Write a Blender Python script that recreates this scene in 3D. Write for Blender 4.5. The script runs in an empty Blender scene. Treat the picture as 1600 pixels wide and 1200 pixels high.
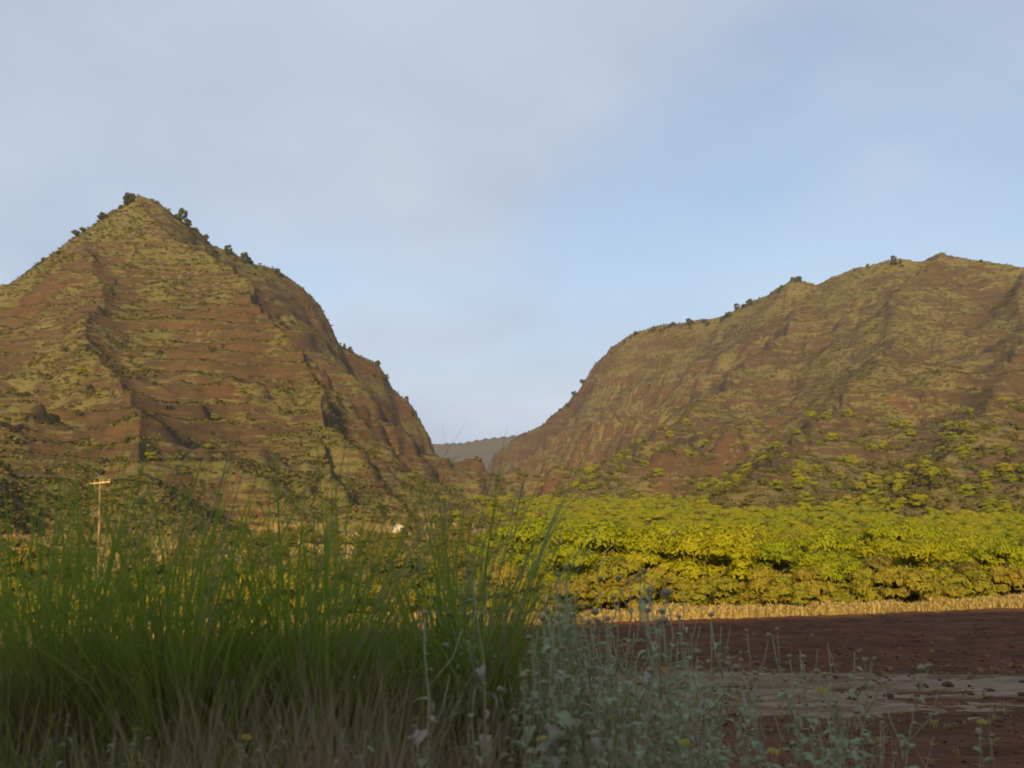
import bpy, math, random
import numpy as np
from mathutils import Vector, Matrix, Euler

R = math.radians
SC = bpy.context.scene
COL = SC.collection

# ------------------------------------------------------------------ camera
EYE = 3.0                      # eye height above the field (a car on the raised road)
FPX = 1570.0                   # focal length in photo pixels (1600 wide)
HORIZON = 880.0
PITCH = math.atan((HORIZON - 600) / FPX)
cam_d = bpy.data.cameras.new('camera')
cam_d.sensor_width = 36
cam_d.lens = 36 * FPX / 1600
cam_d.clip_start = 0.1
cam_d.clip_end = 20000
cam = bpy.data.objects.new('camera', cam_d)
COL.objects.link(cam)
cam.location = (0, 0, EYE)
cam.rotation_euler = (R(90) + PITCH, 0, 0)
SC.camera = cam
cam_d.dof.use_dof = True           # fast lens focused a little beyond the verge: all slightly soft
cam_d.dof.focus_distance = 15.0
cam_d.dof.aperture_fstop = 1.8

# ------------------------------------------------------------------ light
SUN_EL = 14.0                  # low evening sun
SUN_AZ = 8.0                  # light travels forward and this much to the right
SUN_STRENGTH = 5.0
sd = bpy.data.lights.new('sun', 'SUN')
sd.energy = SUN_STRENGTH
sd.angle = R(1.0)
sd.color = (1.0, 0.76, 0.40)
sun = bpy.data.objects.new('sun', sd)
COL.objects.link(sun)
sdir = Vector((math.sin(R(SUN_AZ)) * math.cos(R(SUN_EL)), math.cos(R(SUN_AZ)) * math.cos(R(SUN_EL)), -math.sin(R(SUN_EL))))
sun.rotation_euler = sdir.to_track_quat('-Z', 'Y').to_euler()
sun.location = (-30, -60, 60)

world = bpy.data.worlds.new('World')
SC.world = world
world.use_nodes = True
wn = world.node_tree.nodes
wl = world.node_tree.links
wn.clear()
def W(t, **k):
    n = wn.new(t)
    for a, b in k.items():
        setattr(n, a, b)
    return n
w_out = W('ShaderNodeOutputWorld')
w_sky = W('ShaderNodeTexSky', sky_type='NISHITA')
w_sky.sun_disc = False
w_sky.sun_elevation = R(SUN_EL)
w_sky.sun_rotation = math.atan2(-sdir.x, -sdir.y)
w_sky.air_density = 1.0
w_sky.dust_density = 0.4
w_bg1 = W('ShaderNodeBackground')
w_bg1.inputs['Strength'].default_value = 0.115
wl.new(w_sky.outputs[0], w_bg1.inputs['Color'])
# veil of evening cloud, one noise over the whole dome
w_tc = W('ShaderNodeTexCoord')
w_sep = W('ShaderNodeSeparateXYZ')
wl.new(w_tc.outputs['Generated'], w_sep.inputs[0])
w_zz = W('ShaderNodeMath', operation='ADD'); wl.new(w_sep.outputs[2], w_zz.inputs[0]); w_zz.inputs[1].default_value = 0.22
w_zm = W('ShaderNodeMath', operation='MAXIMUM'); wl.new(w_zz.outputs[0], w_zm.inputs[0]); w_zm.inputs[1].default_value = 0.05
w_dx = W('ShaderNodeMath', operation='DIVIDE'); wl.new(w_sep.outputs[0], w_dx.inputs[0]); wl.new(w_zm.outputs[0], w_dx.inputs[1])
w_dy = W('ShaderNodeMath', operation='DIVIDE'); wl.new(w_sep.outputs[1], w_dy.inputs[0]); wl.new(w_zm.outputs[0], w_dy.inputs[1])
w_c = W('ShaderNodeCombineXYZ'); wl.new(w_dx.outputs[0], w_c.inputs[0]); wl.new(w_dy.outputs[0], w_c.inputs[1])
w_map = W('ShaderNodeMapping'); wl.new(w_c.outputs[0], w_map.inputs[0])
w_map.inputs['Location'].default_value = (9.2, 6.4, 0)
w_map.inputs['Rotation'].default_value = (0, 0, R(-20))
w_map.inputs['Scale'].default_value = (0.9, 0.8, 1)
w_n = W('ShaderNodeTexNoise'); wl.new(w_map.outputs[0], w_n.inputs['Vector'])
w_n.inputs['Scale'].default_value = 1.0; w_n.inputs['Detail'].default_value = 6; w_n.inputs['Roughness'].default_value = 0.45
w_n.inputs['Distortion'].default_value = 0.3
w_r = W('ShaderNodeValToRGB'); wl.new(w_n.outputs['Fac'], w_r.inputs[0])
w_r.color_ramp.interpolation = 'EASE'
w_r.color_ramp.elements[0].position = 0.34; w_r.color_ramp.elements[0].color = (0.15, 0.15, 0.15, 1)
w_r.color_ramp.elements[1].position = 0.66; w_r.color_ramp.elements[1].color = (0.96, 0.96, 0.96, 1)
w_n2 = W('ShaderNodeTexNoise'); wl.new(w_map.outputs[0], w_n2.inputs['Vector'])
w_n2.inputs['Scale'].default_value = 1.7; w_n2.inputs['Detail'].default_value = 5; w_n2.inputs['Roughness'].default_value = 0.5
w_cc = W('ShaderNodeMix', data_type='RGBA'); wl.new(w_n2.outputs['Fac'], w_cc.inputs[0])
w_cc.inputs[6].default_value = (0.225, 0.285, 0.395, 1)
w_cc.inputs[7].default_value = (0.50, 0.535, 0.60, 1)
w_bg2 = W('ShaderNodeBackground'); w_bg2.inputs['Strength'].default_value = 1.0
wl.new(w_cc.outputs[2], w_bg2.inputs['Color'])
w_mx = W('ShaderNodeMixShader')
# cloud banks close up towards the horizon all round
w_el = W('ShaderNodeMapRange'); w_el.interpolation_type = 'SMOOTHSTEP'; wl.new(w_sep.outputs[2], w_el.inputs[0])
w_el.inputs[1].default_value = 0.10; w_el.inputs[2].default_value = 0.42; w_el.inputs[3].default_value = 1.0; w_el.inputs[4].default_value = 0.0
w_mk = W('ShaderNodeMath', operation='MAXIMUM'); wl.new(w_r.outputs[0], w_mk.inputs[0]); wl.new(w_el.outputs[0], w_mk.inputs[1])
wl.new(w_mk.outputs[0], w_mx.inputs[0]); wl.new(w_bg1.outputs[0], w_mx.inputs[1]); wl.new(w_bg2.outputs[0], w_mx.inputs[2])
wl.new(w_mx.outputs[0], w_out.inputs['Surface'])

vs = SC.view_settings
vs.view_transform = 'Standard'; vs.look = 'None'; vs.gamma = 1.0; vs.exposure = 0.6
vs.use_curve_mapping = False
SC.cycles.max_bounces = 8
SC.cycles.diffuse_bounces = 6
SC.cycles.transparent_max_bounces = 8
SC.cycles.volume_bounces = 0
SC.cycles.use_denoising = True

# ------------------------------------------------------------------ helpers
def unproj(px, py, Y):
    """photo pixel + distance ahead -> world point"""
    u = (px - 800) / FPX; v = (600 - py) / FPX
    c, s = math.cos(PITCH), math.sin(PITCH)
    dx, dy, dz = u, c - v * s, s + v * c
    t = Y / dy
    return np.array([dx * t, Y, EYE + dz * t])

def _h(ix, iy, seed):
    h = (ix.astype(np.int64) * 374761393 + iy.astype(np.int64) * 668265263 + seed * 1442695041) & 0xFFFFFFFF
    h = ((h ^ (h >> 13)) * 1274126177) & 0xFFFFFFFF
    h = ((h ^ (h >> 16)) * 2246822519) & 0xFFFFFFFF
    return ((h ^ (h >> 15)) & 0xFFFF) / 65535.0
def vnoise(x, y, seed=0):
    ix = np.floor(x); iy = np.floor(y)
    fx = x - ix; fy = y - iy
    fx = fx * fx * fx * (fx * (fx * 6 - 15) + 10); fy = fy * fy * fy * (fy * (fy * 6 - 15) + 10)
    ix = ix.astype(np.int64); iy = iy.astype(np.int64)
    a = _h(ix, iy, seed); b = _h(ix + 1, iy, seed); c = _h(ix, iy + 1, seed); d = _h(ix + 1, iy + 1, seed)
    return (a * (1 - fx) + b * fx) * (1 - fy) + (c * (1 - fx) + d * fx) * fy
def fbm(x, y, wl_, oct_=4, seed=0, rough=0.5):
    """-1..1 fractal noise, wl_ = wavelength of the first octave"""
    s = np.zeros_like(x, dtype=float); a = 1.0; t = 0.0; f = 1.0 / wl_
    for o in range(oct_):
        s += a * (vnoise(x * f + 17.3 * o, y * f - 9.1 * o, seed + o * 7) * 2 - 1); t += a
        a *= rough; f *= 2.03
    return s / t
def sstep(a, b, x):
    t = np.clip((x - a) / (b - a), 0, 1)
    return t * t * (3 - 2 * t)

def tag(o, label=None, cat=None, group=None, kind=None):
    if label: o['label'] = label
    if cat: o['category'] = cat
    if group: o['group'] = group
    if kind: o['kind'] = kind
    return o

def mesh_np(name, verts, faces, mat=None, smooth=False):
    """verts Nx3 array, faces list or Mx3 / Mx4 array"""
    me = bpy.data.meshes.new(name)
    verts = np.asarray(verts, dtype=np.float32)
    if isinstance(faces, np.ndarray):
        n = faces.shape[1]
        me.vertices.add(len(verts)); me.vertices.foreach_set('co', verts.ravel())
        me.loops.add(faces.size); me.loops.foreach_set('vertex_index', faces.astype(np.int32).ravel())
        me.polygons.add(len(faces)); me.polygons.foreach_set('loop_start', np.arange(0, faces.size, n, dtype=np.int32))
        me.update(calc_edges=True)
    else:
        me.from_pydata([tuple(v) for v in verts.tolist()], [], faces)
        me.update()
    if smooth:
        me.polygons.foreach_set('use_smooth', np.ones(len(me.polygons), dtype=bool))
    if mat: me.materials.append(mat)
    return me
def obj(name, me, parent=None, loc=None, rot=None, scale=None):
    o = bpy.data.objects.new(name, me)
    COL.objects.link(o)
    if parent: o.parent = parent
    if loc is not None: o.location = loc
    if rot is not None: o.rotation_euler = rot
    if scale is not None: o.scale = scale if hasattr(scale, '__len__') else (scale,) * 3
    return o
def empty(name, loc, rz=0.0, scale=1.0):
    o = bpy.data.objects.new(name, None)
    COL.objects.link(o)
    o.empty_display_size = 0.2
    o.location = loc; o.rotation_euler = (0, 0, rz); o.scale = (scale,) * 3
    return o
def copy_tree(o, parent=None):
    c = o.copy(); COL.objects.link(c)
    if parent: c.parent = parent
    for ch in o.children:
        copy_tree(ch, c)
    return c

class MB:
    """collects strips, tubes and quads as one mesh"""
    def __init__(s): s.v = []; s.f = []
    def quad(s, a, b, c, d):
        i = len(s.v); s.v += [a, b, c, d]; s.f.append((i, i + 1, i + 2, i + 3))
    def tube(s, pts, rad, n=5, cap=True):
        pts = [Vector(p) for p in pts]; i0 = len(s.v)
        for k, p in enumerate(pts):
            t = (pts[min(k + 1, len(pts) - 1)] - pts[max(k - 1, 0)]).normalized()
            a = t.cross(Vector((0.31, 0.87, 0.12))).normalized(); b = t.cross(a)
            for j in range(n):
                an = 2 * math.pi * j / n
                s.v.append(p + (a * math.cos(an) + b * math.sin(an)) * rad[k])
        for k in range(len(pts) - 1):
            for j in range(n):
                q = i0 + k * n; j2 = (j + 1) % n
                s.f.append((q + j, q + j2, q + n + j2, q + n + j))
        if cap:
            s.f.append(tuple(i0 + j for j in range(n))[::-1]); q = i0 + (len(pts) - 1) * n
            s.f.append(tuple(q + j for j in range(n)))
    def strip(s, pts, widths, side):
        i0 = len(s.v)
        for p, w in zip(pts, widths):
            s.v.append(p - side * w); s.v.append(p + side * w)
        for k in range(len(pts) - 1):
            q = i0 + 2 * k; s.f.append((q, q + 1, q + 3, q + 2))
    def box(s, c, d, m=None):
        c = Vector(c); i0 = len(s.v)
        for x in (-1, 1):
            for y in (-1, 1):
                for z in (-1, 1):
                    p = Vector((x * d[0] / 2, y * d[1] / 2, z * d[2] / 2))
                    if m: p = m @ p
                    s.v.append(c + p)
        for q in ((0, 1, 3, 2), (4, 6, 7, 5), (0, 4, 5, 1), (2, 3, 7, 6), (0, 2, 6, 4), (1, 5, 7, 3)):
            s.f.append(tuple(i0 + i for i in q))
    def mesh(s, name, mat, smooth=False):
        me = bpy.data.meshes.new(name)
        me.from_pydata([tuple(v) for v in s.v], [], s.f); me.update()
        if smooth: me.polygons.foreach_set('use_smooth', np.ones(len(me.polygons), dtype=bool))
        me.materials.append(mat)
        return me

# ------------------------------------------------------------------ materials
class NT:
    def __init__(s, name, rough=0.9):
        s.m = bpy.data.materials.new(name); s.m.use_nodes = True
        s.n = s.m.node_tree.nodes; s.l = s.m.node_tree.links
        s.b = s.n['Principled BSDF']; s.out = s.n['Material Output']
        s.b.inputs['Roughness'].default_value = rough
        s.b.inputs['Specular IOR Level'].default_value = 0.15
    def new(s, t, **k):
        n = s.n.new(t)
        for a, b in k.items(): setattr(n, a, b)
        return n
    def link(s, a, b): s.l.new(a, b)
    def noise(s, scale, detail=4, rough=0.55, vec=None, dist=0.0):
        n = s.new('ShaderNodeTexNoise')
        n.inputs['Scale'].default_value = scale; n.inputs['Detail'].default_value = detail
        n.inputs['Roughness'].default_value = rough; n.inputs['Distortion'].default_value = dist
        if vec is not None: s.link(vec, n.inputs['Vector'])
        return n.outputs['Fac']
    def ramp(s, fac, p0, p1, c0=(0, 0, 0, 1), c1=(1, 1, 1, 1)):
        r = s.new('ShaderNodeMapRange'); r.clamp = True
        r.interpolation_type = 'SMOOTHSTEP'
        s.link(fac, r.inputs[0]); r.inputs[1].default_value = p0; r.inputs[2].default_value = p1
        return r.outputs[0]
    def mix(s, fac, a, b, blend='MIX'):
        m = s.new('ShaderNodeMix', data_type='RGBA', blend_type=blend)
        for i, v in ((0, fac), (6, a), (7, b)):
            if isinstance(v, bpy.types.NodeSocket): s.link(v, m.inputs[i])
            elif i == 0: m.inputs[0].default_value = v
            else: m.inputs[i].default_value = (*v, 1)
        return m.outputs[2]
    def math(s, op, a, b):
        m = s.new('ShaderNodeMath', operation=op)
        for i, v in ((0, a), (1, b)):
            if isinstance(v, bpy.types.NodeSocket): s.link(v, m.inputs[i])
            else: m.inputs[i].default_value = v
        return m.outputs[0]
    def bump(s, h, strength, dist):
        b = s.new('ShaderNodeBump'); b.inputs['Strength'].default_value = strength; b.inputs['Distance'].default_value = dist
        s.link(h, b.inputs['Height']); s.link(b.outputs[0], s.b.inputs['Normal'])
    def color(s, c):
        if isinstance(c, bpy.types.NodeSocket): s.link(c, s.b.inputs['Base Color'])
        else: s.b.inputs['Base Color'].default_value = (*c, 1)

def mat_leaf(name, cols, rough=0.6, trans=0.35, noise_scale=0.0, low=None):
    """leaves: colour varies from plant to plant and leaf to leaf, light comes through"""
    t = NT(name, rough)
    oi = t.new('ShaderNodeObjectInfo')
    g = t.new('ShaderNodeNewGeometry')
    c = t.mix(oi.outputs['Random'], cols[0], cols[1])
    c = t.mix(t.math('MULTIPLY', g.outputs['Random Per Island'], 0.55), c, cols[2])
    if noise_scale:
        tc = t.new('ShaderNodeTexCoord')
        nf = t.ramp(t.noise(noise_scale, 4, 0.6, tc.outputs['Object']), 0.35, 0.7)
        c = t.mix(t.math('MULTIPLY', nf, 0.55), c, cols[2])
    if low:                                      # blades die back to straw from the base up
        tl = t.new('ShaderNodeTexCoord'); sx = t.new('ShaderNodeSeparateXYZ'); t.link(tl.outputs['Object'], sx.inputs[0])
        hh = t.math('ADD', sx.outputs[2], t.math('MULTIPLY', g.outputs['Random Per Island'], 0.7))
        c = t.mix(t.ramp(hh, 0.8, 1.6), low, c)
    t.color(c)
    tr = t.new('ShaderNodeBsdfTranslucent'); t.link(c, tr.inputs['Color'])
    mx = t.new('ShaderNodeMixShader'); mx.inputs[0].default_value = trans
    t.link(t.b.outputs[0], mx.inputs[1]); t.link(tr.outputs[0], mx.inputs[2])
    t.link(mx.outputs[0], t.out.inputs['Surface'])
    return t.m

def mat_hill(name, soil, rock, grass, green, red=(0.088, 0.040, 0.021)):
    t = NT(name, 0.95)
    tc = t.new('ShaderNodeTexCoord'); P = tc.outputs['Object']
    at = t.new('ShaderNodeAttribute', attribute_name='tread'); tread = at.outputs['Fac']
    n1 = t.noise(0.10, 5, 0.6, P)
    ma = t.new('ShaderNodeMapping'); t.link(P, ma.inputs[0]); ma.inputs['Scale'].default_value = (0.4, 0.4, 1.3)
    n2 = t.noise(0.6, 5, 0.65, ma.outputs[0])
    n3 = t.noise(0.022, 4, 0.55, P)
    mp = t.new('ShaderNodeMapping'); t.link(P, mp.inputs[0]); mp.inputs['Scale'].default_value = (0.25, 0.25, 1.4)
    n4 = t.noise(0.5, 5, 0.6, mp.outputs[0], 0.4)
    base = t.mix(t.ramp(n4, 0.38, 0.62), rock, soil)
    base = t.mix(t.math('MULTIPLY', t.ramp(n1, 0.45, 0.7), 0.45), base, (soil[0] * 1.35, soil[1] * 1.2, soil[2] * 1.05))
    ac = t.new('ShaderNodeAttribute', attribute_name='cliff'); cliff = ac.outputs['Fac']
    base = t.mix(t.math('MULTIPLY', cliff, 0.65), base, red)
    ms = t.new('ShaderNodeMapping'); t.link(P, ms.inputs[0]); ms.inputs['Scale'].default_value = (0.07, 0.07, 0.62)
    n5 = t.noise(1.0, 5, 0.62, ms.outputs[0], 0.6)            # thin broken strata
    f = t.math('ADD', tread, t.math('MULTIPLY', t.math('SUBTRACT', n2, 0.5), 1.0))
    f = t.math('ADD', f, t.math('MULTIPLY', t.math('SUBTRACT', n3, 0.5), 0.9))
    f = t.math('ADD', f, t.math('MULTIPLY', t.math('SUBTRACT', n5, 0.5), 2.0))
    f = t.math('SUBTRACT', f, t.math('MULTIPLY', cliff, 0.30))
    f = t.ramp(f, 0.31, 0.53)
    gr = t.mix(t.ramp(n1, 0.42, 0.62), grass, green)
    gr = t.mix(t.math('MULTIPLY', t.ramp(n2, 0.4, 0.7), 0.5), gr, (grass[0] * 1.35, grass[1] * 1.25, grass[2] * 1.1))
    c = t.mix(f, base, gr)
    t.color(c)
    h = t.math('ADD', t.math('MULTIPLY', n2, 0.8), t.math('MULTIPLY', n5, 1.6))
    t.bump(h, 0.45, 1.0)
    return t.m

M = {}
M['hill_left'] = mat_hill('dry_hill_left', (0.082, 0.048, 0.021), (0.050, 0.032, 0.017), (0.118, 0.095, 0.033), (0.082, 0.086, 0.022))
M['hill_right'] = mat_hill('dry_hill_right', (0.074, 0.047, 0.022), (0.046, 0.030, 0.018), (0.122, 0.096, 0.036), (0.086, 0.083, 0.026))
M['far'] = mat_hill('far_range', (0.06, 0.045, 0.035), (0.04, 0.033, 0.028), (0.065, 0.058, 0.045), (0.05, 0.05, 0.038))  # base colours greyed so they carry part of the haze
def mat_floor():
    t = NT('valley_floor', 0.95)
    tc = t.new('ShaderNodeTexCoord'); P = tc.outputs['Object']
    a = t.noise(0.06, 5, 0.6, P); b = t.noise(0.7, 5, 0.65, P)
    c = t.mix(t.ramp(a, 0.4, 0.62), (0.24, 0.155, 0.052), (0.12, 0.115, 0.028))
    c = t.mix(t.math('MULTIPLY', t.ramp(b, 0.4, 0.7), 0.5), c, (0.13, 0.07, 0.03))
    t.color(c); t.bump(b, 0.8, 0.4)
    return t.m
M['floor'] = mat_floor()
def mat_soil(name, c0, c1, c2, s1, s2, bd, stretch=1.0):
    t = NT(name, 0.95)
    tc = t.new('ShaderNodeTexCoord'); P = tc.outputs['Object']
    mq = t.new('ShaderNodeMapping'); t.link(P, mq.inputs[0]); mq.inputs['Scale'].default_value = (stretch, 1, 1); mq.inputs['Rotation'].default_value = (0, 0, R(-6) if stretch < 1 else 0)
    a = t.noise(s1, 6, 0.65, mq.outputs[0]); b = t.noise(s2, 5, 0.7, mq.outputs[0] if stretch < 1 else P)
    c = t.mix(t.ramp(a, 0.40, 0.60), c0, c1)
    c = t.mix(t.math('MULTIPLY', t.ramp(b, 0.52, 0.72), 0.7), c, c2)
    t.color(c); t.bump(b, 0.9, bd)
    return t.m
M['field'] = mat_soil('ploughed_soil', (0.165, 0.062, 0.024), (0.100, 0.038, 0.016), (0.24, 0.120, 0.060), 0.6, 3.0, 0.10, 0.25)
M['track'] = mat_soil('grey_dirt', (0.33, 0.225, 0.14), (0.19, 0.10, 0.056), (0.44, 0.32, 0.21), 0.9, 3.5, 0.06, 0.3)
M['verge'] = mat_soil('verge_soil', (0.20, 0.125, 0.072), (0.13, 0.082, 0.050), (0.30, 0.22, 0.13), 0.9, 6.0, 0.03)
M['stone'] = mat_soil('rock', (0.15, 0.085, 0.055), (0.10, 0.055, 0.036), (0.22, 0.15, 0.11), 3.0, 14.0, 0.01)
M['ground'] = mat_soil('dry_ground', (0.16, 0.10, 0.05), (0.10, 0.075, 0.035), (0.2, 0.15, 0.07), 0.05, 0.8, 0.1)

# ------------------------------------------------------------------ terrain
def edge_y(x):                                   # far edge of the ploughed field
    return 49.0 + 0.57 * x
def past_edge(x, y):                             # metres beyond that edge
    return (y - edge_y(x)) / math.sqrt(1 + 0.57 ** 2)
def floor_z(x, y):
    p = past_edge(x, y)
    z = 0.30 * sstep(-0.3, 1.2, p)
    q = np.maximum(y - 95, 0)
    z = z + 0.088 * q * q / (q + 60) + 1.1 * fbm(x, y, 60, 3, 5) * sstep(0, 60, p) + 0.15 * fbm(x, y, 6, 3, 9) * sstep(0, 4, p)
    return np.where(p < -0.2, -0.25, z)

class Ridge:
    def __init__(s, pts, spread, p, cls, crest=False, asym=1.0):
        s.P = np.array([unproj(*q[:3]) for q in pts]); s.S = [q[3] if len(q) > 3 else spread for q in pts]
        s.p = p; s.cls = cls; s.crest = crest; s.asym = asym      # asym: how much steeper the left-of-direction flank is
    def eval(s, x, y, zf, n1):
        best = np.full(x.shape, -1e9); dm = np.full(x.shape, 1e9)
        for k, (a, b) in enumerate(zip(s.P[:-1], s.P[1:])):
            ab = b[:2] - a[:2]; L2 = float(ab @ ab)
            t = np.clip(((x - a[0]) * ab[0] + (y - a[1]) * ab[1]) / L2, 0, 1)
            d = np.hypot(x - a[0] - t * ab[0], y - a[1] - t * ab[1])
            dm = np.minimum(dm, d)
            zr = a[2] + (b[2] - a[2]) * t
            sp = s.S[k] + (s.S[k + 1] - s.S[k]) * t
            if s.asym != 1.0:
                cr = (ab[0] * (y - a[1]) - ab[1] * (x - a[0])) / math.sqrt(L2) / (d + 0.5)
                sp = sp * (1 + (s.asym - 1) * sstep(-0.5, 0.7, cr))
            H = np.maximum(zr - zf, 1.0)
            d = d * (1 + np.maximum(n1, -0.3) * d / (d + 60.0))
            z = zf + H * np.clip(1 - d / (H * sp), 0, 1) ** s.p
            best = np.maximum(best, z)
        return best, dm
L, RT, FAR = 1, 2, 3
ridges = [
    Ridge([(-330, 600, 470), (-120, 535, 500), (0, 474, 520), (40, 440, 530), (80, 408, 540), (140, 352, 555), (180, 325, 563), (215, 304, 570), (245, 312, 575), (270, 330, 580), (330, 376, 600, 1.1), (390, 408, 620, 1.1),
           (430, 418, 640, 0.85), (470, 445, 655, 0.7), (500, 474, 670, 0.55), (530, 533, 690, 0.48), (560, 548, 705, 0.44), (590, 562, 720, 0.40), (612, 598, 735, 0.38), (638, 622, 745, 0.4), (660, 655, 752, 0.4), (676, 690, 758, 0.35), (683, 728, 762, 0.3)], 1.05, 1.2, L, True),
    Ridge([(215, 307, 570, 0.95), (262, 372, 530, 1.2), (330, 410, 500), (380, 450, 465), (415, 492, 435), (462, 545, 400), (512, 610, 365), (540, 690, 325), (560, 760, 285)], 1.7, 1.3, L, False, 0.30),
    Ridge([(140, 352, 555, 0.95), (120, 440, 470, 1.2), (150, 520, 400, 1.4), (190, 600, 335), (230, 680, 275, 1.7), (250, 750, 225, 1.9)], 1.6, 1.25, L),
    Ridge([(0, 472, 520, 1.0), (-40, 560, 420, 1.2), (-30, 640, 330, 1.5), (-40, 710, 255, 2.0), (-50, 770, 205, 2.1)], 1.8, 1.25, L),
    Ridge([(1900, 470, 640), (1750, 440, 690), (1600, 417, 730), (1540, 405, 755), (1500, 398, 770), (1470, 393, 780), (1440, 406, 790), (1400, 401, 800), (1340, 416, 820), (1275, 443, 845), (1240, 433, 860, 1.15), (1200, 458, 880, 1.1),
           (1130, 493, 920, 1.0), (1060, 502, 960, 0.9), (1020, 508, 985, 0.8), (985, 521, 1005, 0.9), (955, 540, 1020, 0.75), (930, 566, 1035, 0.65), (905, 608, 1055, 0.6), (870, 640, 1085, 0.6), (845, 660, 1110, 0.6), (800, 684, 1160, 0.6), (775, 705, 1190, 0.6)], 1.3, 1.15, RT, True),
    Ridge([(1275, 443, 845, 1.0), (1210, 530, 740, 1.2), (1110, 610, 650), (1020, 680, 580), (950, 722, 520)], 1.5, 1.25, RT),
    Ridge([(1470, 393, 780, 1.1), (1400, 470, 700), (1390, 540, 610), (1320, 620, 520), (1230, 690, 440), (1190, 745, 380)], 1.7, 1.25, RT),
    Ridge([(1600, 417, 730, 1.2), (1590, 520, 600), (1560, 610, 490), (1500, 690, 400), (1450, 750, 330)], 1.8, 1.25, RT),
    Ridge([(1750, 440, 690), (1760, 560, 540), (1740, 680, 400), (1700, 760, 310)], 2.2, 1.25, RT),
    Ridge([(560, 700, 2500), (640, 694, 2500), (690, 692, 2500), (722, 691, 2450), (760, 684, 2400), (800, 680, 2350), (850, 668, 2300), (930, 640, 2250)], 1.9, 1.2, FAR, True),
]

def terrain(x, y):
    zf = floor_z(x, y)
    n1 = 0.42 * fbm(x, y, 90, 4, 21) + 0.18 * fbm(x, y, 28, 3, 33)
    best = zf.copy(); cls = np.zeros(x.shape, int); dc = np.full(x.shape, 1e9); zz = []
    x0_, y0_ = x, y
    for r in ridges:
        if r.crest: dc = np.minimum(dc, r.eval(x, y, zf, n1)[1])
    kw = sstep(8, 80, dc)
    x = x + kw * (11 * fbm(x0_, y0_, 75, 3, 111) + 4 * fbm(x0_, y0_, 22, 2, 115)); y = y + kw * (11 * fbm(x0_, y0_, 75, 3, 113) + 4 * fbm(x0_, y0_, 22, 2, 117))
    for r in ridges:
        z, dm = r.eval(x, y, zf, n1)
        cls = np.where((z > best) & (z > zf + 2.0), r.cls, cls)
        best = np.maximum(best, z)
        zz.append(z)
    x, y = x0_, y0_
    k = 0.2 + 9.0 * sstep(5, 90, dc)
    acc = sum(np.exp(np.clip((z - best) / k, -40, 0)) * sstep(0.5, 6, z - zf) for z in zz)
    best = np.where(best > zf + 0.5, best + k * np.log(np.maximum(acc, 1.0)), best)
    h = best - zf
    w = sstep(2, 30, h) * (0.3 + 0.7 * sstep(2, 30, dc))
    w = w * (cls != FAR)
    z = best
    # broken lava benches: grass on the treads, bare soil on the risers
    zs = z + 4.0 * fbm(x, y, 90, 3, 41) + 1.8 * fbm(x, y, 24, 3, 43) + 0.02 * x
    tread = np.zeros_like(z); dz = np.zeros_like(z)
    for step, amp, sh, sd_ in ((21.0, 0.62, 0.64, 1), (7.5, 0.95, 0.60, 2), (3.6, 1.0, 0.56, 3)):
        tt = zs / step + 0.37 * sd_ + 0.5 * fbm(x, y, step * 6, 2, 60 + sd_)
        f = tt - np.floor(tt)
        stair = sstep(sh, 1.0, f)
        msk = amp * sstep(-0.25, 0.3, fbm(x, y, step * 4, 3, 50 + sd_))
        dz += step * (stair - f) * msk * 0.8
        tread += np.where(f > sh + 0.06, -1.0, 0.35) * msk * (0.55 if step > 3 else 0.4)
    z = z + dz * w
    z = z + w * (1.4 * fbm(x, y, 22, 3, 71) + 0.55 * fbm(x, y, 5.0, 3, 73))
    tread = np.clip(0.62 + tread * w, 0, 1)
    return z, cls, tread, best

az = np.radians(np.linspace(-35, 35, 760))
rr = [34.0]
while rr[-1] < 2900:
    r = rr[-1]
    rr.append(r + (1.2 if r < 95 else 2.2 if r < 200 else 1.15 if r < 640 else 1.7 if r < 900 else 2.6 if r < 1080 else 6 if r < 1250 else 18))
rr = np.array(rr)
A, RRr = np.meshgrid(az, rr)
TX = RRr * np.sin(A); TY = RRr * np.cos(A)
TZ, TC, TT, TB = terrain(TX, TY)
_gr = np.gradient(TB, rr, axis=0); _ga = np.gradient(TB, az, axis=1) / RRr
CLIFF = sstep(0.9, 1.75, np.hypot(_gr, _ga))
NR, NA = TX.shape
idx = np.arange(NR * NA).reshape(NR, NA)
F = np.stack([idx[:-1, :-1], idx[:-1, 1:], idx[1:, 1:], idx[1:, :-1]], -1).reshape(-1, 4)
FC = TC[:-1, :-1].ravel()
V = np.stack([TX, TY, TZ], -1).reshape(-1, 3)
TTf = TT.ravel()
def terrain_part(name, cls, mat):
    f = F[FC == cls]
    u, inv = np.unique(f, return_inverse=True)
    me = mesh_np(name, V[u], inv.reshape(-1, 4), mat, True)
    a = me.attributes.new('tread', 'FLOAT', 'POINT'); a.data.foreach_set('value', TTf[u].astype(np.float32))
    a = me.attributes.new('cliff', 'FLOAT', 'POINT'); a.data.foreach_set('value', CLIFF.ravel()[u].astype(np.float32))
    return tag(obj(name, me), kind='structure')
terrain_part('valley_floor', 0, M['floor'])
terrain_part('hill_left', L, M['hill_left'])
terrain_part('hill_right', RT, M['hill_right'])
terrain_part('far_range', FAR, M['far'])

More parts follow.
